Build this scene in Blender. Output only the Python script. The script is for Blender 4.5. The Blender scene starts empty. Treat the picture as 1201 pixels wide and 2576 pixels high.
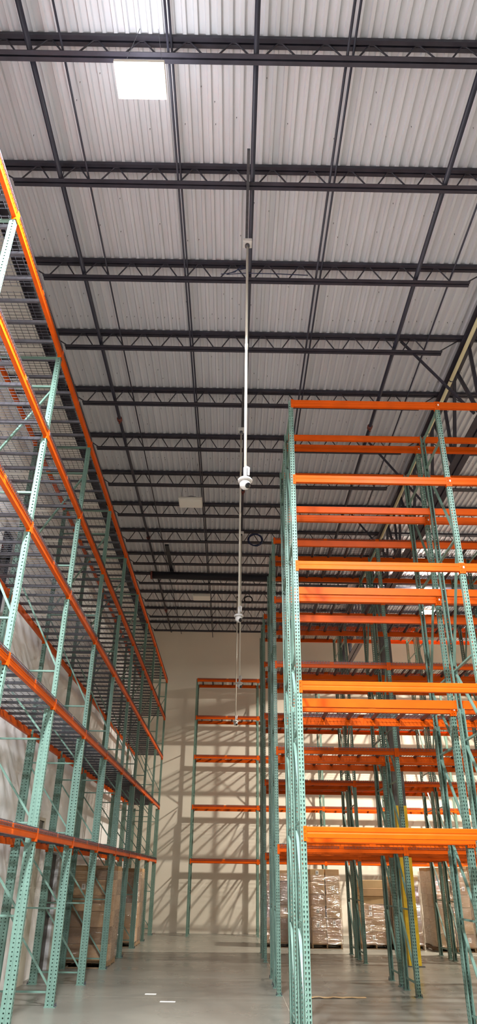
import bpy, bmesh, math, random
from mathutils import Vector, Matrix
random.seed(7)
C = bpy.context.scene.collection
S = bpy.context.scene
PI = math.pi

# ------------------------------------------------------------------ materials
def mat(name, col, rough=.5, metal=0.0, var=0.0, vscale=3.0, coat=0.0, spec=.5, bump=0.0, bscale=40, stretch=(1, 1, 1), emit=None, estr=0):
    m = bpy.data.materials.new(name); m.use_nodes = True
    nt = m.node_tree; b = nt.nodes['Principled BSDF']
    b.inputs['Base Color'].default_value = (*col, 1)
    b.inputs['Roughness'].default_value = rough
    b.inputs['Metallic'].default_value = metal
    b.inputs['Specular IOR Level'].default_value = spec
    if coat: b.inputs['Coat Weight'].default_value = coat
    if emit:
        b.inputs['Emission Color'].default_value = (*emit, 1)
        b.inputs['Emission Strength'].default_value = estr
    if var or bump:
        g = nt.nodes.new('ShaderNodeNewGeometry'); mp = nt.nodes.new('ShaderNodeMapping')
        mp.inputs['Scale'].default_value = stretch
        nt.links.new(g.outputs['Position'], mp.inputs['Vector'])
        if var:
            n = nt.nodes.new('ShaderNodeTexNoise'); n.inputs['Scale'].default_value = vscale; n.inputs['Detail'].default_value = 5
            nt.links.new(mp.outputs['Vector'], n.inputs['Vector'])
            r = nt.nodes.new('ShaderNodeValToRGB'); r.color_ramp.elements[0].position = .3; r.color_ramp.elements[1].position = .7
            r.color_ramp.elements[0].color = (*[c * (1 - var) for c in col], 1)
            r.color_ramp.elements[1].color = (*[min(1, c * (1 + var)) for c in col], 1)
            nt.links.new(n.outputs['Fac'], r.inputs['Fac']); nt.links.new(r.outputs['Color'], b.inputs['Base Color'])
        if bump:
            n2 = nt.nodes.new('ShaderNodeTexNoise'); n2.inputs['Scale'].default_value = bscale
            nt.links.new(mp.outputs['Vector'], n2.inputs['Vector'])
            bp = nt.nodes.new('ShaderNodeBump'); bp.inputs['Strength'].default_value = bump; bp.inputs['Distance'].default_value = .02
            nt.links.new(n2.outputs['Fac'], bp.inputs['Height']); nt.links.new(bp.outputs['Normal'], b.inputs['Normal'])
    return m

GREEN = mat('green_enamel', (.124, .214, .174), .42, var=.10, vscale=6)
ORANGE = mat('orange_enamel', (.56, .076, .002), .40, spec=.12, var=.10, vscale=4)
GALV = mat('galvanised_steel', (.095, .095, .11), .42, .6, var=.15, vscale=20)
JOIST = mat('joist_primer', (.030, .028, .043), .5, var=.25, vscale=5)
PIPE = mat('dark_pipe', (.022, .022, .04), .4)
BLACK = mat('black_pipe', (.010, .010, .018), .4)
RED = mat('red_coupling', (.16, .03, .02), .5)
YPIPE = mat('cream_pipe', (.62, .55, .33), .45)
WHITE = mat('white_plastic', (.62, .61, .60), .35)
POLE = mat('white_conduit', (.66, .63, .55), .35)
LENS = mat('camera_lens', (.006, .006, .008), .1)
YELLOW = mat('yellow_paint', (.72, .47, .012), .5, var=.12, vscale=3)
COLGREY = mat('grey_column_paint', (.085, .085, .085), .55)
WALL = mat('painted_concrete', (.72, .655, .555), .75, var=.035, vscale=.7)
LWALL = mat('painted_panel', (.78, .77, .765), .75, var=.05, vscale=1.2, stretch=(1, 3, .15))
CASING = mat('beige_casing', (.50, .45, .36), .6)
DOORLEAF = mat('dark_door', (.035, .026, .020), .4)
GLASS = mat('night_glass', (.006, .006, .009), .08)
CARD = mat('cardboard', (.42, .26, .13), .75, var=.14, vscale=2.5)
CARD2 = mat('cardboard_light', (.50, .33, .165), .75, var=.10, vscale=2.5)
CARDD = mat('cardboard_dark', (.20, .115, .055), .75, var=.15, vscale=2.5)
TAPE = mat('parcel_tape', (.32, .2, .10), .25)
PAPER = mat('label_paper', (.78, .75, .70), .6)
INK = mat('label_ink', (.03, .03, .03), .6)
WOOD = mat('pallet_wood', (.22, .14, .075), .8, var=.25, vscale=8)
BLUE = mat('blue_cable', (.012, .022, .075), .4)
FIX = mat('fixture_housing', (.74, .70, .63), .45)
LIT = mat('lit_diffuser', (.9, .9, .9), .5, emit=(1, .97, .93), estr=28)
UNLIT = mat('unlit_diffuser', (.80, .77, .72), .4)

def deck_mat():
    m = mat('roof_deck_paint', (.57, .575, .62), .5, var=.06, vscale=1.5, stretch=(4, .35, 1))
    return m
DECK = deck_mat()

def floor_mat():
    m = bpy.data.materials.new('polished_concrete'); m.use_nodes = True
    nt = m.node_tree; b = nt.nodes['Principled BSDF']; N = nt.nodes.new; L = nt.links.new
    g = N('ShaderNodeNewGeometry')
    n1 = N('ShaderNodeTexNoise'); n1.inputs['Scale'].default_value = .55; n1.inputs['Detail'].default_value = 4; n1.inputs['Roughness'].default_value = .5
    L(g.outputs['Position'], n1.inputs['Vector'])
    r = N('ShaderNodeValToRGB')
    r.color_ramp.elements[0].position = .32; r.color_ramp.elements[0].color = (.152, .142, .120, 1)
    r.color_ramp.elements[1].position = .68; r.color_ramp.elements[1].color = (.205, .193, .163, 1)
    L(n1.outputs['Fac'], r.inputs['Fac'])
    # saw-cut joints every 5.4 m along the rows and along x = .97
    sx = N('ShaderNodeSeparateXYZ'); L(g.outputs['Position'], sx.inputs[0])
    def line(out, off, period, w):
        a = N('ShaderNodeMath'); a.operation = 'SUBTRACT'; a.inputs[1].default_value = off; L(out, a.inputs[0])
        p = N('ShaderNodeMath'); p.operation = 'PINGPONG'; p.inputs[1].default_value = period / 2; L(a.outputs[0], p.inputs[0])
        c = N('ShaderNodeMath'); c.operation = 'LESS_THAN'; c.inputs[1].default_value = w; L(p.outputs[0], c.inputs[0])
        return c.outputs[0]
    mx = N('ShaderNodeMath'); mx.operation = 'MAXIMUM'
    L(line(sx.outputs['X'], .965, 5.03, .005), mx.inputs[0]); L(line(sx.outputs['Y'], 3.6, 5.4, .005), mx.inputs[1])
    mix = N('ShaderNodeMix'); mix.data_type = 'RGBA'
    L(mx.outputs[0], mix.inputs['Factor']); L(r.outputs['Color'], mix.inputs['A']); mix.inputs['B'].default_value = (.42, .39, .32, 1)
    L(mix.outputs['Result'], b.inputs['Base Color'])
    n2 = N('ShaderNodeTexNoise'); n2.inputs['Scale'].default_value = .9; n2.inputs['Detail'].default_value = 2
    L(g.outputs['Position'], n2.inputs['Vector'])
    mr = N('ShaderNodeMapRange'); mr.inputs['From Min'].default_value = .3; mr.inputs['From Max'].default_value = .7
    mr.inputs['To Min'].default_value = .24; mr.inputs['To Max'].default_value = .36
    L(n2.outputs['Fac'], mr.inputs['Value']); L(mr.outputs['Result'], b.inputs['Roughness'])
    n3 = N('ShaderNodeTexNoise'); n3.inputs['Scale'].default_value = 5; L(g.outputs['Position'], n3.inputs['Vector'])
    bp = N('ShaderNodeBump'); bp.inputs['Strength'].default_value = .015; bp.inputs['Distance'].default_value = .02
    L(n3.outputs['Fac'], bp.inputs['Height']); L(bp.outputs['Normal'], b.inputs['Normal'])
    return m
FLOOR = floor_mat()

def film_mat():
    m = bpy.data.materials.new('stretch_film'); m.use_nodes = True
    nt = m.node_tree; N = nt.nodes.new; L = nt.links.new
    for n in list(nt.nodes):
        if n.type == 'BSDF_PRINCIPLED': nt.nodes.remove(n)
    out = [n for n in nt.nodes if n.type == 'OUTPUT_MATERIAL'][0]
    t = N('ShaderNodeBsdfTransparent'); t.inputs['Color'].default_value = (.96, .94, .92, 1)
    g = N('ShaderNodeBsdfGlossy'); g.inputs['Color'].default_value = (.95, .93, .92, 1); g.inputs['Roughness'].default_value = .11
    ge = N('ShaderNodeNewGeometry'); mp = N('ShaderNodeMapping'); mp.inputs['Scale'].default_value = (2.0, 2.0, 8)
    L(ge.outputs['Position'], mp.inputs['Vector'])
    n = N('ShaderNodeTexNoise'); n.inputs['Scale'].default_value = 2.2; n.inputs['Detail'].default_value = 5; n.inputs['Distortion'].default_value = 1.2
    L(mp.outputs['Vector'], n.inputs['Vector'])
    bp = N('ShaderNodeBump'); bp.inputs['Strength'].default_value = 1.0; bp.inputs['Distance'].default_value = .09
    L(n.outputs['Fac'], bp.inputs['Height']); L(bp.outputs['Normal'], g.inputs['Normal'])
    lw = N('ShaderNodeLayerWeight'); lw.inputs['Blend'].default_value = .25
    mr = N('ShaderNodeMapRange'); mr.inputs['To Min'].default_value = .13; mr.inputs['To Max'].default_value = .6
    L(lw.outputs['Facing'], mr.inputs['Value'])
    mx = N('ShaderNodeMixShader'); L(mr.outputs['Result'], mx.inputs['Fac']); L(t.outputs[0], mx.inputs[1]); L(g.outputs[0], mx.inputs[2])
    L(mx.outputs[0], out.inputs['Surface'])
    return m
FILM = film_mat()

# ------------------------------------------------------------------ mesh helpers
class MB:
    def __init__(s): s.v = []; s.f = []
    def add(s, vs, fs):
        o = len(s.v); s.v += [tuple(v) for v in vs]; s.f += [tuple(i + o for i in f) for f in fs]; return s
    def box(s, x0, x1, y0, y1, z0, z1):
        return s.add([(x0, y0, z0), (x1, y0, z0), (x1, y1, z0), (x0, y1, z0), (x0, y0, z1), (x1, y0, z1), (x1, y1, z1), (x0, y1, z1)],
                     [(0, 3, 2, 1), (4, 5, 6, 7), (0, 1, 5, 4), (1, 2, 6, 5), (2, 3, 7, 6), (3, 0, 4, 7)])
    def prism(s, prof, a0, a1, axis='x', cap=True):
        """closed 2-D profile swept along an axis: x -> (y,z) profile, y -> (x,z), z -> (x,y)"""
        n = len(prof); vs = []
        for a in (a0, a1):
            for p in prof:
                vs.append({'x': (a, p[0], p[1]), 'y': (p[0], a, p[1]), 'z': (p[0], p[1], a)}[axis])
        fs = [(i, (i + 1) % n, n + (i + 1) % n, n + i) for i in range(n)]
        if cap: fs += [tuple(range(n))[::-1], tuple(range(n, 2 * n))]
        return s.add(vs, fs)
    def tube(s, pts, r, n=8, cap=True):
        pts = [Vector(p) for p in pts]; m = len(pts); vs = []; fs = []
        prev = None
        for i, p in enumerate(pts):
            t = (pts[min(i + 1, m - 1)] - pts[max(i - 1, 0)]).normalized()
            if prev is None: a = t.orthogonal().normalized()
            else: a = (prev - t * prev.dot(t)).normalized()
            prev = a; b = t.cross(a)
            rr = r[i] if isinstance(r, (list, tuple)) else r
            for k in range(n):
                an = 2 * PI * k / n; vs.append(p + (a * math.cos(an) + b * math.sin(an)) * rr)
        for i in range(m - 1):
            for k in range(n):
                fs.append((i * n + k, i * n + (k + 1) % n, (i + 1) * n + (k + 1) % n, (i + 1) * n + k))
        if cap: fs += [tuple(range(n))[::-1], tuple(range((m - 1) * n, m * n))]
        return s.add(vs, fs)
    def lathe(s, prof, n=20, M=None):
        vs = []; fs = []
        for r, z in prof:
            for k in range(n):
                a = 2 * PI * k / n; v = Vector((r * math.cos(a), r * math.sin(a), z)); vs.append(M @ v if M else v)
        for i in range(len(prof) - 1):
            for k in range(n):
                fs.append((i * n + k, i * n + (k + 1) % n, (i + 1) * n + (k + 1) % n, (i + 1) * n + k))
        return s.add(vs, fs)
    def mesh(s, name, m, smooth=False):
        me = bpy.data.meshes.new(name); me.from_pydata(s.v, [], s.f); me.update()
        bm = bmesh.new(); bm.from_mesh(me); bmesh.ops.recalc_face_normals(bm, faces=bm.faces); bm.to_mesh(me); bm.free()
        me.materials.append(m)
        if smooth:
            for p in me.polygons: p.use_smooth = True
        return me
    def build(s, name, m, parent=None, smooth=False, loc=None):
        return put(name, s.mesh(name, m, smooth), parent, loc)

def put(name, me, parent=None, loc=None, rz=0, ry=0):
    o = bpy.data.objects.new(name, me); C.objects.link(o)
    if parent: o.parent = parent
    if loc: o.location = loc
    if rz or ry: o.rotation_euler = (0, ry, rz)
    return o
def tag(o, label=None, cat=None, group=None, kind=None):
    for k, v in (('label', label), ('category', cat), ('group', group), ('kind', kind)):
        if v: o[k] = v
    return o
def empty(name, loc=(0, 0, 0), rz=0, parent=None):
    o = bpy.data.objects.new(name, None); C.objects.link(o); o.location = loc; o.rotation_euler = (0, 0, rz); o.empty_display_size = .2
    if parent: o.parent = parent
    return o
def bevel(me, w, seg=1):
    bm = bmesh.new(); bm.from_mesh(me); bmesh.ops.bevel(bm, geom=bm.edges[:], offset=w, segments=seg, affect='EDGES'); bm.to_mesh(me); bm.free(); return me

# ------------------------------------------------------------------ pallet-rack components
BAY = 2.516; DEP = 1.075; TOP = 9.135
LEV = (2.434, 4.267, 6.083, 7.60, 9.119)
PW, PD = .076, .070          # post width and depth
PITCH = .0508

def holed(mb, ax, u0, u1, z0, z1, hole, fixed):
    """one sheet cell with a hole: boundary of 8 points joined to the 8 points of the hole"""
    uc, zc = (u0 + u1) / 2, (z0 + z1) / 2
    outer = [(u0, z0), (uc, z0), (u1, z0), (u1, zc), (u1, z1), (uc, z1), (u0, z1), (u0, zc)]
    inner = [(uc + a, zc + b) for a, b in [(a * 1.12, b * 1.12) for a, b in hole]]
    f = (lambda u, z: (u, fixed, z)) if ax == 'x' else (lambda u, z: (fixed, u, z))
    mb.add([f(*p) for p in outer + inner], [(i, (i + 1) % 8, 8 + (i + 1) % 8, 8 + i) for i in range(8)])
TEAR = [(-.0045, -.012), (0, -.013), (.0045, -.012), (.0055, 0), (.0085, .008), (0, .013), (-.0085, .008), (-.0055, 0)]
SQ = [(-.0075, -.0075), (0, -.0085), (.0075, -.0075), (.0085, 0), (.0075, .0075), (0, .0085), (-.0075, .0075), (-.0085, 0)]

def post_mesh(h):
    """roll-formed C post: perforated face at y=0, sides going back to y=PD with returned lips, open at the back"""
    mb = MB(); w = PW / 2; n = int(h / PITCH)
    h = n * PITCH
    for i in range(n):
        z0, z1 = i * PITCH, (i + 1) * PITCH
        holed(mb, 'x', -w, 0, z0, z1, TEAR, 0); holed(mb, 'x', 0, w, z0, z1, TEAR, 0)
        for sx in (-w, w):
            holed(mb, 'y', .004, .044, z0, z1, SQ, sx)
    for sx in (-1, 1):
        for (xa, ya, xb, yb) in ((w, 0, w, .004), (w, .044, w, PD), (w, PD, w - .016, PD), (w - .016, PD, w - .016, PD - .010)):
            mb.add([(sx * xa, ya, 0), (sx * xb, yb, 0), (sx * xb, yb, h), (sx * xa, ya, h)], [(0, 1, 2, 3)])
    me = bpy.data.meshes.new('post'); me.from_pydata(mb.v, [], mb.f)
    bm = bmesh.new(); bm.from_mesh(me); bmesh.ops.remove_doubles(bm, verts=bm.verts[:], dist=1e-5)
    bmesh.ops.recalc_face_normals(bm, faces=bm.faces); bm.to_mesh(me); bm.free(); me.materials.append(GREEN); return me
POST = post_mesh(TOP - .01); POSTLOW = post_mesh(4.12)
ZS = (.20, 1.36, 2.51, 3.67, 4.71, 6.54, 8.40, 8.97)
def strut_mesh(y0, z0, y1, z1, w=.038, t=.025):
    d = Vector((0, y1 - y0, z1 - z0)); L = d.length; d.normalize(); up = Vector((0, -d.z, d.y))
    mb = MB(); prof = [(-w / 2, -t / 2), (w / 2, -t / 2), (w / 2, t / 2), (w / 2 - .005, t / 2), (w / 2 - .005, -t / 2 + .005), (-w / 2 + .005, -t / 2 + .005), (-w / 2 + .005, t / 2), (-w / 2, t / 2)]
    vs = []
    for y, z in ((y0, z0), (y1, z1)):
        for a, b in prof: vs.append((a, y + up.y * b, z + up.z * b))
    n = len(prof)
    mb.add(vs, [(i, (i + 1) % n, n + (i + 1) % n, n + i) for i in range(n)] + [tuple(range(n))[::-1], tuple(range(n, 2 * n))])
    return mb.mesh('brace', GREEN)
def frame_kit(mirror):
    out = []
    fy = .008; ry = DEP - .008
    for z in ZS:
        low = z < 4.0
        out.append(('strut', strut_mesh(fy + (.15 if low else .062), z, ry - (.15 if low else .062), z)))
    segs = [(4.71, 1, 3.67, 0), (3.67, 1, 2.51, 0), (2.51, 1, 1.36, 0), (1.36, 1, .20, 0)]
    if mirror: segs += [(8.40, 1, 6.54, 0), (6.54, 0, 4.71, 1)]
    else: segs += [(8.40, 0, 6.54, 1), (6.54, 1, 4.71, 0)]
    for za, sa, zb, sb in segs:
        low = za < 4.8
        ia = .13 if low else .062
        ya = (fy + ia) if sa == 0 else (ry - ia); yb = (fy + ia) if sb == 0 else (ry - ia)
        d = 1 if zb > za else -1
        out.append(('brace', strut_mesh(ya, za + d * .08, yb, zb - d * .08)))
    return out
KITS = (frame_kit(False), frame_kit(True))
def foot_mesh():
    mb = MB().box(-.06, .06, -.03, .15, 0, .010)
    return mb.mesh('foot_plate', GREEN)
FOOT = foot_mesh()
ANCH = MB().lathe([(.0, 0), (.011, 0), (.011, .022), (.007, .026), (.007, .05), (0, .05)], 8).mesh('anchor_bolt', GALV)

def beam_mesh(length):
    """step beam: tall face at y=0, stepped down at the back to carry the deck"""
    prof = [(0.006, -.130), (.056, -.130), (.056, -.042), (.030, -.042), (.030, 0), (.006, 0), (.002, -.006), (.002, -.052), (.006, -.060), (.006, -.070), (.002, -.078), (.002, -.126)]
    return MB().prism(prof, PW / 2 + .002, length - PW / 2 - .002, 'x').mesh('beam', ORANGE)
BEAM = beam_mesh(BAY)
def connector_mesh():
    mb = MB(); x0, x1 = .0015, .046
    vs = [(x0, 0), (x1, 0), (x1, 1), (x0, 1)]
    # plate on the post face with three dark slots
    zs = [(-.165, .006)]
    mb.box(x0, x1, -.004, .0015, -.165, .006)
    mb.box(.0395, .0445, .0015, .058, -.165, .004)
    return mb.mesh('connector', ORANGE)
CONN = connector_mesh()
STICK = MB().box(.010, .032, -.0062, -.0042, -.082, -.048).mesh('connector_tag', PAPER)
def rivet_mesh():
    mb = MB()
    for z in (-.03, -.08, -.13):
        mb.box(.016, .022, -.0055, -.0035, z - .007, z + .007)
    return mb.mesh('connector_slot', LENS)
SLOT = rivet_mesh()
DW = 1.165
def deck_mesh():
    mb = MB(); r = .0029; D0, D1 = -.003, DEP + .003
    def wire_y(x):
        mb.add([(x - r, D0, -.050), (x + r, D0, -.050), (x + r, D0, .003), (x - r, D0, .003), (x - r, D0 - 2 * r, -.050), (x + r, D0 - 2 * r, -.050), (x + r, D0 - 2 * r, .003 + 2 * r), (x - r, D0 - 2 * r, .003 + 2 * r)],
               [(0, 3, 2, 1), (4, 5, 6, 7), (0, 1, 5, 4), (1, 2, 6, 5), (2, 3, 7, 6), (3, 0, 4, 7)])
        mb.box(x - r, x + r, D0 - 2 * r, D1 + 2 * r, .003, .003 + 2 * r)
        mb.box(x - r, x + r, D1, D1 + 2 * r, -.050, .003)
    n = 19
    for i in range(n): wire_y(.012 + i * (DW - .024) / (n - 1))
    for y in [D0 - .003] + [.055 + k * .0965 for k in range(11)] + [D1 + .003]:
        mb.box(0, DW, y - r, y + r, .003 + 2 * r, .003 + 4 * r)
    for z in (-.050, -.020):
        for y in (D0 - 3 * r, D1 + 3 * r): mb.box(0, DW, y - r, y + r, z - r, z + r)
    for x in (.16, DW / 2, DW - .16):      # the three flared support channels of each deck
        mb.prism([(x - .035, .003), (x - .018, -.032), (x + .018, -.032), (x + .035, .003), (x + .030, .003), (x + .015, -.028), (x - .015, -.028), (x - .030, .003)], .034, DEP - .034, 'y')
    return mb.mesh('wire_deck', GALV)
WDECK = deck_mesh()

def upright(rack, x, mirror, fancy=True):
    e = empty('upright_frame', (x, 0, 0), 0, rack)
    fy, ry = .008, DEP - .008
    put('post', POST, e, (0, fy, .01)); put('post', POST, e, (0, ry, .01), PI)
    put('reinforcing_post', POSTLOW, e, (0, fy + PD + .002, .01)); put('reinforcing_post', POSTLOW, e, (0, ry - PD - .002, .01), PI)
    for nm, me in KITS[mirror]: put(nm, me, e)
    put('foot_plate', FOOT, e, (0, fy, 0)); put('foot_plate', FOOT, e, (0, ry, 0), PI)
    if fancy:
        for y in (fy - .02, ry + .02):
            for sx in (-.045, .045): put('anchor_bolt', ANCH, e, (sx, y, .008))
def make_beam(rack, x, lev, rear, conn):
    b = put('beam', BEAM, rack, (x + BAY, DEP, lev) if rear else (x, 0, lev), PI if rear else 0)
    if conn:
        put('connector', CONN, b)
        c = put('connector', CONN, b, (BAY, 0, 0)); c.scale = (-1, 1, 1)
        if conn > 1: put('connector_slot', SLOT, b)
        if conn > 1 and not rear and x > 1: put('connector_tag', STICK, b)
        if conn > 1: c = put('connector_slot', SLOT, b, (BAY, 0, 0)); c.scale = (-1, 1, 1)
def rack(label, loc, rz, nb, mirror, decks, conn, fancy=True, group='pallet racks of the warehouse'):
    r = empty('pallet_rack', loc, rz); tag(r, label, 'pallet rack', group)
    for i in range(nb + 1): upright(r, i * BAY, mirror, fancy)
    for i in range(nb):
        for l, z in enumerate(LEV):
            make_beam(r, i * BAY, z, False, conn); make_beam(r, i * BAY, z, True, 1 if conn else 0)
            if l in decks:
                for k in (0, 1): put('wire_deck', WDECK, r, (i * BAY + .046 + k * (DW + .094), 0, z))
    return r
ALL = (0, 1, 2, 3, 4)
LX = -2.778
rack('long green and orange rack with wire decks running the whole left side wall', (LX, 8.2047 - 2 * BAY, 0), PI / 2, 10, 0, ALL, 1)
AX = .899
rack('nearest right-side rack, bright orange beams facing the aisle mouth and no decks', (AX, 9.342, 0), 0, 2, 1, (), 2)
rack('rack standing back to back behind the nearest right-side one, decked only low down', (AX, 10.70, 0), 0, 2, 1, (0, 1), 2)
rack('second right-side row, front rack with wire decks at every level', (AX, 14.742, 0), 0, 3, 1, ALL, 1)
rack('second right-side row, rear rack turned away behind the decked front one', (AX, 16.10, 0), 0, 3, 0, ALL, 1)
rack('third right-side row, front rack just behind the yellow-painted column', (AX, 20.16, 0), 0, 3, 1, ALL, 1, False)
rack('third right-side row, rear rack facing the wrapped pallets of boxes', (AX, 21.52, 0), 0, 3, 0, ALL, 0, False)
rack('dark red-beamed rack standing along the beige back wall', (-1.525, 28.077, 0), 0, 5, 1, ALL, 1, False)

# ------------------------------------------------------------------ building shell
XL, XR, YF, YB, ZD = -4.06, 15.0, -9.0, 29.5, 11.64
def struct(o): o['kind'] = 'structure'; return o
struct(MB().box(XL - .3, XR + .3, YF - .3, YB + .3, -.3, 0).build('floor', FLOOR))
struct(MB().box(XL - .3, XR + .3, YB, YB + .25, 0, ZD + .3).build('wall_back', WALL))
struct(MB().box(XR, XR + .25, YF, YB, 0, ZD + .3).build('wall_right', WALL))
struct(MB().box(XL - .3, XR + .3, YF - .25, YF, 0, ZD + .3).build('wall_front', WALL))
# left wall with an opening for the tall window and the dock door
WY0, WY1, WZ0, WZ1 = 10.62, 11.42, 4.4, 7.38
DY0, DY1, DZ = 16.75, 18.05, 2.30
mb = MB()
for (a, b, c, d) in ((YF, WY0, 0, ZD + .3), (WY0, WY1, 0, WZ0), (WY0, WY1, WZ1, ZD + .3), (WY1, DY0, 0, ZD + .3), (DY0, DY1, DZ, ZD + .3), (DY1, YB, 0, ZD + .3)):
    mb.box(XL - .25, XL, a, b, c, d)
me = mb.mesh('wall_left', LWALL)
bm = bmesh.new(); bm.from_mesh(me); bmesh.ops.remove_doubles(bm, verts=bm.verts[:], dist=1e-4); bm.to_mesh(me); bm.free()
struct(put('wall_left', me))
w = struct(MB().box(XL - .16, XL - .13, WY0, WY1, WZ0, WZ1).build('window_1', GLASS))
mb = MB()
mb.box(XL - .18, XL - .10, WY0, WY0 + .04, WZ0, WZ1).box(XL - .18, XL - .10, WY1 - .04, WY1, WZ0, WZ1).box(XL - .18, XL - .10, WY0 + .04, WY1 - .04, WZ0, WZ0 + .04).box(XL - .18, XL - .10, WY0 + .04, WY1 - .04, WZ1 - .04, WZ1)
mb.build('window_frame', BLACK, w)
d = struct(MB().box(XL - .14, XL - .08, DY0 + .03, DY1 - .03, 0.0, DZ - .03).build('door_1', DOORLEAF))
MB().box(XL - .079, XL - .03, DY1 - .20, DY1 - .10, 1.0, 1.06).build('door_handle', GALV, d)
mb = MB()
mb.box(XL, XL + .045, DY0 - .14, DY0, 0, DZ + .14).box(XL, XL + .045, DY1, DY1 + .14, 0, DZ + .14).box(XL, XL + .045, DY0, DY1, DZ, DZ + .14)
struct(mb.build('trim_1', CASING))
struct(MB().box(XL, XL + .10, 15.35, 15.75, 0, 2.62).build('trim_2', CASING))
for i, y in enumerate((15.55, 18.30)):
    w = struct(MB().box(XL, XL + .02, y, y + .42, 2.50, 2.86).build('window_%d' % (i + 2), GLASS))
    mb = MB().box(XL, XL + .05, y - .06, y, 2.44, 2.92).box(XL, XL + .05, y + .42, y + .48, 2.44, 2.92).box(XL, XL + .05, y, y + .42, 2.86, 2.92).box(XL, XL + .05, y, y + .42, 2.44, 2.50)
    mb.build('window_frame', CASING, w)
# roof deck: 6 inch ribs along y
mb = MB(); prof = []
x = XL - .1; p = .1524
while x < XR:
    prof += [(x, ZD), (x + .045, ZD), (x + .060, ZD + .036), (x + .137, ZD + .036)]; x += p
n = len(prof); y0, y1 = YF - .1, YB + .1
mb.add([(a, y0, z) for a, z in prof] + [(a, y1, z) for a, z in prof], [(i, i + 1, n + i + 1, n + i) for i in range(n - 1)])
ceil = struct(mb.build('ceiling', DECK))
mod = ceil.modifiers.new('thick', 'SOLIDIFY'); mod.thickness = .012; mod.offset = 1
struct(MB().box(XL - .3, XR + .3, YF - .3, YB + .3, ZD + .08, ZD + .25).build('roof', LWALL))
# screw tips that poke through the deck
mb = MB(); rnd = random.Random(3)
JY = [-2.35, -.53, 1.30, 3.12, 4.946, 6.771, 8.644, 10.451, 12.28, 14.105, 15.88, 17.637, 19.391, 21.169, 22.918, 24.7, 26.53, 28.272]
def screw(x, y):
    zz = ZD + .002 if ((x - XL + .1) % p) < .045 else ZD + .036
    mb.add([(x - .006, y, zz), (x + .006, y, zz), (x, y + .008, zz), (x, y + .003, zz - .045)], [(0, 1, 3), (1, 2, 3), (2, 0, 3)])
for x0 in range(-24, 60):
    x = x0 * p * 1.0 + .02
    for y in JY[4:]:
        for dy in (.6, 1.2):
            if rnd.random() < .30: screw(x + rnd.uniform(-.04, .04), y + dy + rnd.uniform(-.25, .25))
    for y in (7.05, 10.05, 12.62, 15.2): 
        if rnd.random() < .8: screw(x + rnd.uniform(-.02, .02), y + rnd.uniform(-.02, .02))
s = mb.build('screw_tips', BLACK, ceil); s['kind'] = 'stuff'
# ledger angle where the roof meets the left wall
struct(MB().prism([(XL, 11.42), (XL + .012, 11.42), (XL + .012, 11.55), (XL + .17, 11.55), (XL + .17, 11.565), (XL, 11.565)], YF, YB, 'y').build('trim_3', JOIST))

# ------------------------------------------------------------------ roof joists, girder, column
GX = 4.66
ZB, ZT = 11.20, 11.635
def chord_prof(z0, z1, s):   # a pair of angles with a slot between, joined at the back
    w = .068; t = .012
    if s > 0: return [(-w, z0), (-t, z0), (-t, z1 - .012), (t, z1 - .012), (t, z0), (w, z0), (w, z0 + .014), (t + .012, z0 + .014), (t + .012, z1), (-t - .012, z1), (-t - .012, z0 + .014), (-w, z0 + .014)]
    return [(-w, z1), (-t, z1), (-t, z0 + .012), (t, z0 + .012), (t, z1), (w, z1), (w, z1 - .014), (t + .012, z1 - .014), (t + .012, z0), (-t - .012, z0), (-t - .012, z1 - .014), (-w, z1 - .014)]
TCP = [(-.068, 0), (-.012, 0), (-.012, .05), (.012, .05), (.012, 0), (.068, 0), (.068, .062), (-.068, .062)]
BCP = [(-.068, 0), (-.012, 0), (-.012, .045), (.012, .045), (.012, 0), (.068, 0), (.068, .014), (.024, .060), (-.024, .060), (-.068, .014)]
def joist_meshes(x0, x1, xb0, xb1):
    tc = MB().prism([(a, ZT - .062 + b) for a, b in TCP], x0, x1, 'x').mesh('top_chord', JOIST)
    bc = MB().prism([(a, ZB + b) for a, b in BCP], xb0, xb1, 'x').mesh('bottom_chord', JOIST)
    pts = []; P = .61; zt, zb = ZT - .05, ZB + .045; x = xb0 + .02
    pts.append((x, 0, zb))
    while x + P < xb1:
        pts += [(x + .07, 0, zb), (x + P / 2 - .035, 0, zt), (x + P / 2 + .035, 0, zt), (x + P - .07, 0, zb), (x + P, 0, zb)]; x += P
    pts.append((xb1 - .05, 0, zb)); pts.append((x1 - .12, 0, zt))
    pts = [(xb0 + .05, 0, zb)] + pts[1:]
    pts.insert(0, (x0 + .12, 0, zt))
    wb = MB().tube(pts, .0125, 6).mesh('web', JOIST, True)
    return tc, bc, wb
LJ = joist_meshes(XL + .02, GX - .02, XL + .55, 4.08)
RJ = joist_meshes(GX + .02, XR - .05, GX + .58, XR - .6)
ORD = ['nearest', 'second', 'third', 'fourth', 'fifth', 'sixth', 'seventh', 'eighth', 'ninth', 'tenth', 'eleventh', 'twelfth', 'thirteenth', 'fourteenth', 'fifteenth', 'sixteenth', 'seventeenth', 'eighteenth']
nJ = len(JY)
for side, J, txt in (('L', LJ, 'over the aisle'), ('R', RJ, 'beyond the girder')):
    for i, y in enumerate(JY):
        if side == 'R' and y < 4: continue
        if y < 1: continue
        k = nJ - i
        o = empty('roof_joist', (0, y, 0))
        nth = 'nearest the back wall' if k == 1 else ORD[k - 1] + ' from the back wall'
        tag(o, 'dark roof joist %s, %s' % (txt, nth), 'roof joist', 'open-web joists under the roof deck')
        put('top_chord', J[0], o); put('bottom_chord', J[1], o); put('web', J[2], o)
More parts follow.
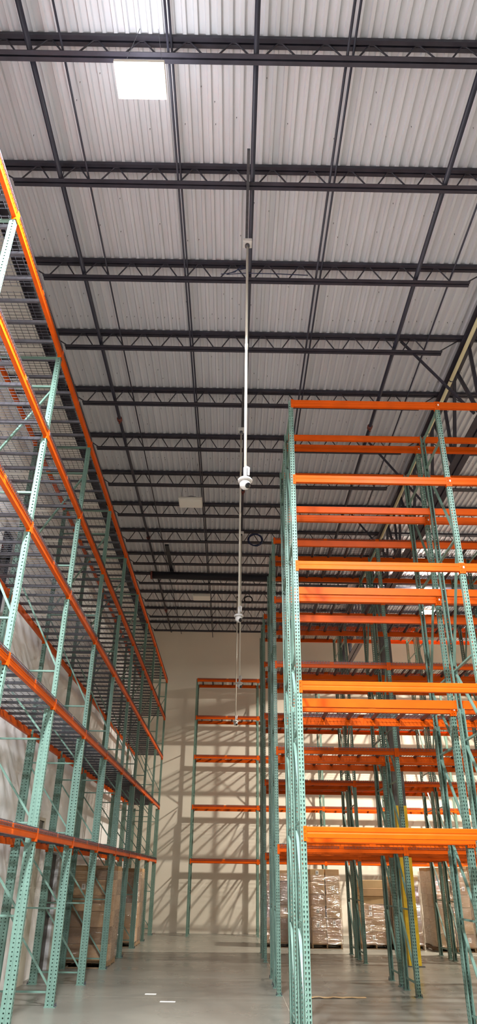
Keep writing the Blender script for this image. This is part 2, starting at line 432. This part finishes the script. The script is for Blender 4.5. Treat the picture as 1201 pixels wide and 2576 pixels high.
# girder along y
g = empty('joist_girder', (GX, 0, 0)); tag(g, 'deep dark steel truss girder running lengthwise beside the cream pipe', 'girder')
GZ0, GZ1 = 9.60, 11.555
MB().prism([(-.13, GZ1 - .02), (-.02, GZ1 - .02), (-.02, GZ1 - .13), (.02, GZ1 - .13), (.02, GZ1 - .02), (.13, GZ1 - .02), (.13, GZ1), (-.13, GZ1)], 3.0, YB - .05, 'y').build('top_chord', JOIST, g)
MB().prism([(-.15, GZ0), (-.02, GZ0), (-.02, GZ0 + .03), (.02, GZ0 + .03), (.02, GZ0), (.15, GZ0), (.15, GZ0 + .02), (.045, GZ0 + .02), (.045, GZ0 + .16), (-.045, GZ0 + .16), (-.045, GZ0 + .02), (-.15, GZ0 + .02)], 4.2, YB - .3, 'y').build('bottom_chord', JOIST, g)
for i, y in enumerate(JY):
    if y < 4: continue
    for (ya, za, yb, zb) in ((y, GZ1 - .05, y, GZ0 + .1), (y + .05, GZ0 + .1, y + .86, GZ1 - .06), (y - .05, GZ0 + .1, y - .86, GZ1 - .06)):
        if ya > YB - .3 or yb > YB - .2: continue
        MB().tube([(0, ya, za), (0, yb, zb)], .042, 4).build('web_member', JOIST, g)
col = empty('steel_column', (4.52, 19.76, 0)); tag(col, 'grey steel column painted yellow low down, between two rack rows', 'column')
def ibeam(w, d, t): return [(-w, -d), (w, -d), (w, -d + t), (t / 2, -d + t), (t / 2, d - t), (w, d - t), (w, d), (-w, d), (-w, d - t), (-t / 2, d - t), (-t / 2, -d + t), (-w, -d + t)]
MB().box(-.15, .15, -.14, .14, 3.60, 9.585).build('shaft', COLGREY, col)
MB().box(-.153, .153, -.143, .143, .02, 3.60).build('painted_guard', YELLOW, col)
MB().box(-.22, .22, -.21, .21, 0, .02).build('base_plate', COLGREY, col)
# slanting braces from the joists to the girder's bottom chord
for n, y in (('fifth', 10.451), ('seventh', 14.105), ('ninth', 17.637)):
    o = MB().tube([(3.30, y + .03, ZT - .1), (GX - .13, y + .03, GZ0 + .14)], .03, 4).build('girder_brace', JOIST)
    tag(o, 'slanting dark brace from joist to girder foot, %s' % {10.451: 'nearest the aisle mouth', 14.105: 'above the second rack row', 17.637: 'above the third rack row'}[y], 'brace', 'girder bottom chord braces')

# ------------------------------------------------------------------ pipes
def hanger_xs(): return [4.946, 8.644, 12.28, 15.88, 19.391, 22.918, 26.53]
def spr_pipe(x, r, label, coup, y1=28.9):
    o = empty('sprinkler_pipe', (x, 0, 11.37)); tag(o, label, 'pipe', 'sprinkler branch pipes under the roof')
    MB().tube([(0, 2.0, 0), (0, y1, 0)], r, 10).build('pipe_run', PIPE, o, True)
    for y in coup: MB().tube([(0, y - .05, 0), (0, y + .05, 0)], r + .022, 10).build('coupling', RED, o, True)
    for y in coup:
        MB().tube([(0, y + .02, -r), (0, y + .02, -r - .07)], .02, 8).build('sprinkler_head', RED, o, True)
    for y in (6.86, 10.53, 14.19, 17.72, 21.25, 24.79):
        MB().tube([(0, y, r * .9), (0, y, .24)], .006, 5).build('hanger_rod', GALV, o)
spr_pipe(-2.81, .038, 'dark sprinkler pipe threaded through the joists, nearest the left wall', [13.1, 19.46, 26.1])
spr_pipe(.16, .036, 'dark sprinkler pipe threaded through the joists beside the camera poles', [16.4])
spr_pipe(3.15, .040, 'dark sprinkler pipe threaded through the joists, nearest the girder', [13.25, 19.5])
def rod(x, z, r, label): 
    o = MB().tube([(x, 2.0, z), (x, 29.3, z)], r, 6).build('bridging_rod', PIPE, None, True); tag(o, label, 'rod', 'bridging rods across the joists')
rod(-2.39, 11.42, .017, 'thin dark bridging rod just inside the left-wall sprinkler pipe')
rod(-.985, 11.285, .018, 'lower of the paired dark rods above the pair of unlit lights')
rod(-.965, 11.56, .017, 'upper of the paired dark rods above the pair of unlit lights')
rod(1.345, 11.285, .018, 'lower of the paired dark rods over the ends of the right-side racks')
rod(1.46, 11.56, .017, 'upper of the paired dark rods over the ends of the right-side racks')
rod(3.80, 11.45, .016, 'thin dark bridging rod between the sprinkler pipe and the girder')
o = empty('cream_pipe', (4.44, 0, 11.06)); tag(o, 'cream-coloured pipe hung along the girder', 'pipe')
MB().tube([(0, 3.0, 0), (0, 29.0, 0)], .038, 12).build('pipe_run', YPIPE, o, True)
for y in [5.4 + k * 1.9 for k in range(12)]:
    MB().tube([(0, y - .012, 0), (0, y + .012, 0)], .044, 12).build('hanger_ring', JOIST, o, True)
o = empty('main_pipe', (0, 21.02, 10.74)); tag(o, 'thick black pipe with red end cap slung across beneath the joists', 'pipe')
MB().tube([(-2.80, 0, 0), (13.5, .5, 0)], .125, 16).build('pipe_run', BLACK, o, True)
MB().tube([(-2.85, 0, 0), (-2.79, 0, 0)], .140, 16).build('end_cap', RED, o, True)
for x in (-2.1, 2.4, 6.5, 10.5): MB().tube([(x, .08, .0), (x, .08, .47)], .014, 6).build('hanger_rod', GALV, o)
MB().box(-2.22, -2.10, -2.0, .02, .14, .20).build('sway_brace', BLACK, o)
o = MB().box(.068, .112, 6.15, 7.86, 11.14, 11.185).build('perforated_strut', GALV); tag(o, 'perforated steel strut channel carrying the nearest camera pole', 'strut', 'strut channels for the camera poles')
o = MB().box(.075, .12, 11.6, 13.2, 11.14, 11.185).build('perforated_strut', GALV); tag(o, 'perforated steel strut channel carrying the second camera pole', 'strut', 'strut channels for the camera poles')

# ------------------------------------------------------------------ security cameras on poles
def cam_pole(x, y, zb, label, yaw=.7):
    o = empty('camera_pole', (x, y, 0)); tag(o, label, 'security camera', 'dome cameras on drop poles')
    zt = 11.135
    bevel_box = MB().box(-.075, .075, -.075, .075, zt - .07, zt); put('junction_box', bevel(bevel_box.mesh('junction_box', WHITE), .006), o)
    MB().lathe([(.0, zt - .13), (.036, zt - .13), (.040, zt - .10), (.036, zt - .07), (0, zt - .07)], 14).build('box_connector', GALV, o, True)
    MB().tube([(0, 0, zt - .10), (0, 0, zb + .33)], .020, 12).build('pole', POLE, o, True)
    MB().tube([(0, 0, zb + 2.45), (0, 0, zb + 2.55)], .025, 12).build('pole_coupling', POLE, o, True)
    MB().tube([(0, 0, zb + .20), (0, 0, zb + .36)], .0235, 12).build('pole_fitting', WHITE, o, True)
    MB().tube([(.045, 0, zb + .25), (.047, 0, zb + .36), (.02, 0, zb + .37)], .016, 8).build('cable_gland', WHITE, o, True)
    MB().lathe([(0, zb + .205), (.04, zb + .205), (.082, zb + .185), (.098, zb + .165), (.098, zb + .150), (.07, zb + .145), (0, zb + .145)], 28).build('mount_plate', WHITE, o, True)
    M = Matrix.Translation((0, 0, zb + .098))
    MB().lathe([(.0, .052)] + [(.072 * math.sin(a), .072 * math.cos(a) * 1.0) for a in [math.radians(t) for t in range(42, 181, 9)]], 24, M).build('camera_ball', WHITE, o, True)
    M2 = Matrix.Translation((0, 0, zb + .098)) @ Matrix.Rotation(yaw, 4, 'Z') @ Matrix.Rotation(math.radians(122), 4, 'Y')
    MB().lathe([(0, .080), (.034, .078), (.040, .072), (.040, .05)], 20, M2).build('camera_lens', LENS, o, True)
cam_pole(.105, 7.75, 6.36, 'white dome camera on the nearest and largest drop pole over the aisle', -.85)
cam_pole(.075, 13.08, 6.36, 'white dome camera on the second drop pole down the aisle', -.85)
cam_pole(.150, 18.50, 6.36, 'small white dome camera hanging against the top beam of the back rack', -.7)
cam_pole(.076, 23.70, 6.36, 'farthest white dome camera, lowest in view against the back rack', -.7)
# coils of cable on the joists
def coil(x, y, z, r, label, m, n=4):
    pts = []
    for i in range(n * 20 + 1):
        a = 2 * PI * i / 20; rr = r * (1 + .10 * math.sin(i * .7)); pts.append((x + rr * math.cos(a), y + .02 * math.sin(i * .23) * (i % 20 > 4) - .081, z + rr * .92 * math.sin(a)))
    o = MB().tube(pts, .014, 6).build('cable_coil', m, None, True); tag(o, label, 'cable', 'spare cable on the joists')
coil(.60, 19.391, 11.28, .22, 'dark blue cable coil hung on a joist beside the second camera pole', BLUE)
coil(.50, 24.7, 11.30, .15, 'small dark cable coil on a joist farther back', BLACK, 3)
pts = [(-.35, 8.578, 11.28), (-.1, 8.572, 11.33), (.02, 8.566, 11.50), (.10, 8.566, 11.42), (-.05, 8.566, 11.38), (-.25, 8.572, 11.27), (.05, 8.566, 11.30), (.5, 8.572, 11.31), (1.2, 8.578, 11.29)]
o = MB().tube(pts, .008, 6).build('cable_tangle', BLUE, None, True); tag(o, 'loose blue cable tangle on the joist by the nearest camera pole', 'cable', 'spare cable on the joists')

# ------------------------------------------------------------------ high-bay lights
LZ = 10.35
def light(x, y, on, label, power=0, tint=(1, .965, .95), up=.05, spread=135):
    o = empty('high_bay_light', (x, y, LZ)); tag(o, label, 'ceiling light', 'high bay lights')
    L, W = .30, .22
    mb = MB().prism([(-W, 0), (W, 0), (W, .05), (W - .05, .105), (-W + .05, .105), (-W, .05)], -L, L, 'x'); mb.build('housing', FIX, o)
    put('diffuser', MB().box(-L + .02, L - .02, -W + .015, W - .015, -.012, -.001).mesh('diffuser', LIT if on else UNLIT), o)
    MB().box(-.10, .14, -.04, .04, .107, .16).build('driver_box', FIX, o)
    MB().tube([(-.14, 0, .11), (-.12, 0, .19), (0, 0, .22), (.13, 0, .20), (.16, 0, .165)], .010, 6).build('flex_cable', GALV, o, True)
    for sx in (-1, 1):
        MB().tube([(sx * (L - .03), 0, .10), (sx * (L - .18), .05, 1.27)], .004, 4).build('hanger_wire', GALV, o)
    if on:      # main light down, plus an upward light added to brighten the ceiling
        for nm, z, en, rx in (('lamp', -.02, power, 0), ('ceiling_fill', .175, power * up, PI)):
            ld = bpy.data.lights.new(nm, 'AREA'); ld.shape = 'RECTANGLE'; ld.size = 2 * L - .05; ld.size_y = 2 * W - .05
            ld.energy = en; ld.color = tint; ld.spread = math.radians(spread if rx == 0 else 175)
            lo = bpy.data.objects.new(nm, ld); C.objects.link(lo); lo.parent = o; lo.location = (0, 0, z); lo.rotation_euler = (rx, 0, 0)
    return o
COOL = (.94, .97, 1); WARM = (1, .93, .80)
PW_ = 1000
light(-1.25, 4.76, True, 'brightly lit high bay light nearest overhead, above the aisle', PW_ * 2.0, COOL, .006, 138)
light(-1.20, 15.32, False, 'unlit white high bay light, nearer of two over the aisle', 0)
light(-1.17, 22.07, False, 'unlit white high bay light, farther of two over the aisle', 0)
light(7.00, 23.10, True, 'lit high bay light glaring between the right-side racks, near the back wall', PW_ * 1.9, WARM, .12, 178)
light(3.45, 4.76, True, 'unseen high bay light added over the cross aisle, right of the nearest one', PW_ * .42, COOL, .0, 145)  # out-of-view lamp added to brighten the nearest rack fronts
light(11.5, 12.0, True, 'unseen fill light added in the outer row, level with the second rack row', PW_ * .45, WARM, .30)  # added out of view as fill for the far racks and ceiling
light(11.5, 19.0, True, 'lit high bay light in the outer row, level with the third rack row', PW_ * .9, WARM, .20)
light(-1.25, 1.29, True, 'lit high bay light over the aisle, next one behind the nearest overhead', PW_ * .55, COOL, .0, 130)
light(3.45, 1.29, True, 'unseen high bay light added at the aisle mouth, right of the row above the aisle', PW_ * .85, COOL, .0, 174)  # added out of view, spread wide to reach the top front beams

# ------------------------------------------------------------------ pallet loads
def pallet(cx, cy, w, d, label, group):
    o = empty('wooden_pallet', (cx, cy, 0)); tag(o, label, 'pallet', group)
    for sx in (-1, 0, 1):
        MB().box(sx * (w / 2 - .03) - .02, sx * (w / 2 - .03) + .02, -d / 2, d / 2, .018, .105).build('stringer', WOOD, o)
    n = 7
    for i in range(n):
        y = -d / 2 + .045 + i * (d - .09) / (n - 1); MB().box(-w / 2, w / 2, y - .045, y + .045, .105, .122).build('deck_board', WOOD, o)
    for i in range(3):
        y = -d / 2 + .045 + i * (d - .09) / 2; MB().box(-w / 2, w / 2, y - .045, y + .045, 0, .018).build('bottom_board', WOOD, o)
def carton(cx, cy, z, w, d, h, m, label, group, rz=0, sticker=None, side='front'):
    me = bevel(MB().box(-w / 2, w / 2, -d / 2, d / 2, 0, h).mesh('carton', m), .006)
    o = put('carton', me, None, (cx, cy, z), rz); tag(o, label, 'box', group)
    MB().box(-w / 2 - .001, w / 2 + .001, -.03, .03, h - .002, h + .001).build('packing_tape', TAPE, o)
    if sticker:
        sx, sz = sticker[1], sticker[2]
        p_ = MB().box(sx - .045, sx + .045, -d / 2 - .004, -d / 2 - .001, sz - .06, sz + .06).build('shipping_label', PAPER, o)
        cu = bpy.data.curves.new('label_print', 'FONT'); cu.body = sticker[0]; cu.size = .085; cu.align_x = 'CENTER'; cu.align_y = 'CENTER'; cu.extrude = .0006
        cu.materials.append(INK)
        tmp = bpy.data.objects.new('print_curve', cu); tm = bpy.data.meshes.new_from_object(tmp); bpy.data.objects.remove(tmp)
        t = bpy.data.objects.new('label_print', tm); C.objects.link(t); t.parent = p_; t.location = (sx, -d / 2 - .0052, sz); t.rotation_euler = (PI / 2, 0, 0)
    return o
def film(cx, cy, w, d, z0, z1, label, seed=0):
    """thin film drawn tight over a load, open at top and bottom, with dents and folds"""
    rn = random.Random(seed); nu, nz = 44, 30; vs = []; fs = []
    ph = [rn.uniform(0, 6) for _ in range(8)]
    per = 2 * (w + d)
    for j in range(nz + 1):
        z = z0 + (z1 - z0) * j / nz
        for i in range(nu):
            s = per * i / nu
            if s < w: x, y, nx, ny = -w / 2 + s, -d / 2, 0, -1
            elif s < w + d: x, y, nx, ny = w / 2, -d / 2 + s - w, 1, 0
            elif s < 2 * w + d: x, y, nx, ny = w / 2 - (s - w - d), d / 2, 0, 1
            else: x, y, nx, ny = -w / 2, d / 2 - (s - 2 * w - d), -1, 0
            q = .012 + .007 * math.sin(7 * s + ph[0] + 3 * z) + .006 * math.sin(19 * z + 4 * s + ph[1]) + rn.uniform(0, .008)
            vs.append((x + nx * q, y + ny * q, z + .012 * math.sin(5 * s + ph[2]) * (j in (0, nz))))
    for j in range(nz):
        for i in range(nu):
            fs.append((j * nu + i, j * nu + (i + 1) % nu, (j + 1) * nu + (i + 1) % nu, (j + 1) * nu + i))
    o = MB().add(vs, fs).build('stretch_wrap', FILM, None, True, (cx, cy, 0)); tag(o, label, 'plastic wrap', 'stretch film round the pallet loads')
    return o
def load(x0, x1, y0, y1, heights, nx, ny, where, mats, stickers=None, wrap=True, seed=0, skew=.012, wraptop=None):
    rn = random.Random(seed); cx, cy = (x0 + x1) / 2, (y0 + y1) / 2; w, d = x1 - x0, y1 - y0
    pallet(cx, cy, w, d, 'wooden pallet under the carton stack %s' % where, 'pallets under the box loads')
    z = .124; names = ['bottom layer', 'second layer up', 'third layer up', 'fourth layer up', 'fifth layer up', 'sixth layer up', 'seventh layer up', 'eighth layer up']
    bw, bd = w / nx, d / ny
    for l, h in enumerate(heights):
        lay = 'top layer' if l == len(heights) - 1 else names[l]
        for i in range(nx):
            for j in range(ny):
                st = (stickers or {}).get((l, i)) if j == 0 else None
                fb = '' if ny == 1 else (', near side' if j == 0 else ', far side')
                lr = '' if nx == 1 else (', left half' if i == 0 else (', right half' if i == nx - 1 else ', middle'))
                carton(x0 + bw * (i + .5) + rn.uniform(-skew, skew), y0 + bd * (j + .5) + rn.uniform(-skew, skew), z, bw - .03, bd - .03, h - .004,
                       mats[rn.randrange(len(mats))], 'brown carton %s, %s%s%s' % (where, lay, lr, fb), 'cartons %s' % where, rn.uniform(-.012, .012), st)
        z += h
    if wrap: film(cx, cy, w + .02, d + .02, .128, wraptop or z - .1, 'clear stretch film round the carton stack %s' % where, seed)
H6 = [.33, .33, .33, .33, .33, .33]
load(1.02, 1.86, 24.25, 25.4, [.34, .32, .33, .33, .33, .30], 2, 2, 'behind the aisle-end posts', [CARD, CARDD], {(2, 1): ('B', .05, .2)}, seed=1)
load(2.47, 3.40, 24.02, 25.2, [.335, .335, .32, .32, .34, .345], 2, 2, 'by the nearest post', [CARD, CARD, CARD2],
     {(5, 0): ('B', 0, .24), (4, 1): ('E', .0, .17), (2, 0): ('H', 0, .19), (1, 0): ('B', -.03, .15), (1, 1): ('K', .02, .21)}, seed=2, wraptop=1.95)
load(3.98, 4.90, 24.15, 25.3, [.33, .18, .18, .18, .18, .22, .22, .22, .40][:8] , 1, 2, 'left of the yellow column', [CARD2, CARD, CARD], {(0, 0): ('S', -.05, .17), (3, 0): ('B', -.1, .1), (4, 0): ('S', -.12, .08)}, seed=3, wraptop=1.2)
load(4.98, 5.86, 24.0, 25.1, [.33, .33, .32, .30, .27, .27], 2, 2, 'right of the yellow column', [CARD, CARD], seed=4)
load(6.14, 7.24, 23.45, 25.05, [.34, .34, .34, .33, .33, .40], 2, 2, 'beside the third-row posts', [CARD, CARD, CARD2], {(5, 1): ('E', .1, .2), (4, 1): ('B', .1, .16), (0, 1): ('S', .1, .18)}, seed=5)
load(7.40, 8.45, 23.5, 24.7, [.34, .34, .34, .33, .36, .42], 2, 2, 'farthest right in view', [CARD, CARD2], seed=6)
load(-3.78, -2.79, 18.36, 19.72, [.34, .33, .32, .32, .33, .30], 2, 2, 'low in the left rack', [CARDD, CARD], {(4, 0): ('E', .05, .18)}, seed=7)
load(-3.78, -2.80, 23.62, 25.0, [.36, .33, .32, .32, .33, .28], 2, 2, 'deep in the left rack', [CARDD, CARD], seed=8)

# ------------------------------------------------------------------ odds and ends on the floor
mb = MB(); nx_ = 12
vs = []; 
for i in range(nx_ + 1):
    x = 1.42 + i * .085; zz = .004 + .035 * math.sin(i * .9) ** 2 * (1 - i / nx_)
    vs += [(x, 14.46 + .012 * i, zz), (x, 14.60 + .010 * i, zz * .5 + .004), (x, 14.46 + .012 * i, zz + .004), (x, 14.60 + .010 * i, zz * .5 + .008)]
fs = []
for i in range(nx_):
    a = 4 * i; b = a + 4
    fs += [(a, a + 1, b + 1, b), (a + 2, b + 2, b + 3, a + 3), (a, b, b + 2, a + 2), (a + 1, a + 3, b + 3, b + 1)]
fs += [(0, 2, 3, 1), (4 * nx_, 4 * nx_ + 1, 4 * nx_ + 3, 4 * nx_ + 2)]
o = mb.add(vs, fs).build('cardboard_scrap', CARD2); tag(o, 'flat strip of torn cardboard lying on the floor among the right-side racks', 'cardboard')
for (x, y, sx, sy, lab) in ((-1.40, 14.75, .10, .05, 'small white paper scrap on the aisle floor, farther one'), (-1.03, 13.95, .13, .04, 'yellowish tape scrap on the aisle floor, nearer one')):
    o = MB().box(x - sx, x + sx, y - sy, y + sy, 0, .004).build('paper_scrap', PAPER); tag(o, lab, 'scrap', 'scraps on the aisle floor')

# ------------------------------------------------------------------ camera
cd = bpy.data.cameras.new('camera'); cam = bpy.data.objects.new('camera', cd); C.objects.link(cam)
fw = Vector((0.00261053, 0.88022436, 0.47455058)); rt = Vector((0.99986596, -0.0099679, 0.01298872)); up = Vector((-0.01616326, -0.47445306, 0.8801324))
M = Matrix((rt, up, -fw)).transposed().to_4x4(); M.translation = Vector((0, 0, 1.8649)); cam.matrix_world = M
cd.sensor_fit = 'VERTICAL'; cd.sensor_height = 24.0; cd.lens = 1702.5346 / 2576 * 24.0; cd.clip_end = 200
S.camera = cam

wd = bpy.data.worlds.new('world'); S.world = wd; wd.use_nodes = True
wd.node_tree.nodes['Background'].inputs['Color'].default_value = (.01, .01, .012, 1)
S.view_settings.view_transform = 'Standard'; S.view_settings.look = 'None'; S.view_settings.gamma = 1; S.view_settings.exposure = 0.5
S.cycles.max_bounces = 8; S.cycles.diffuse_bounces = 5; S.cycles.transparent_max_bounces = 16
S.cycles.sample_clamp_indirect = 6
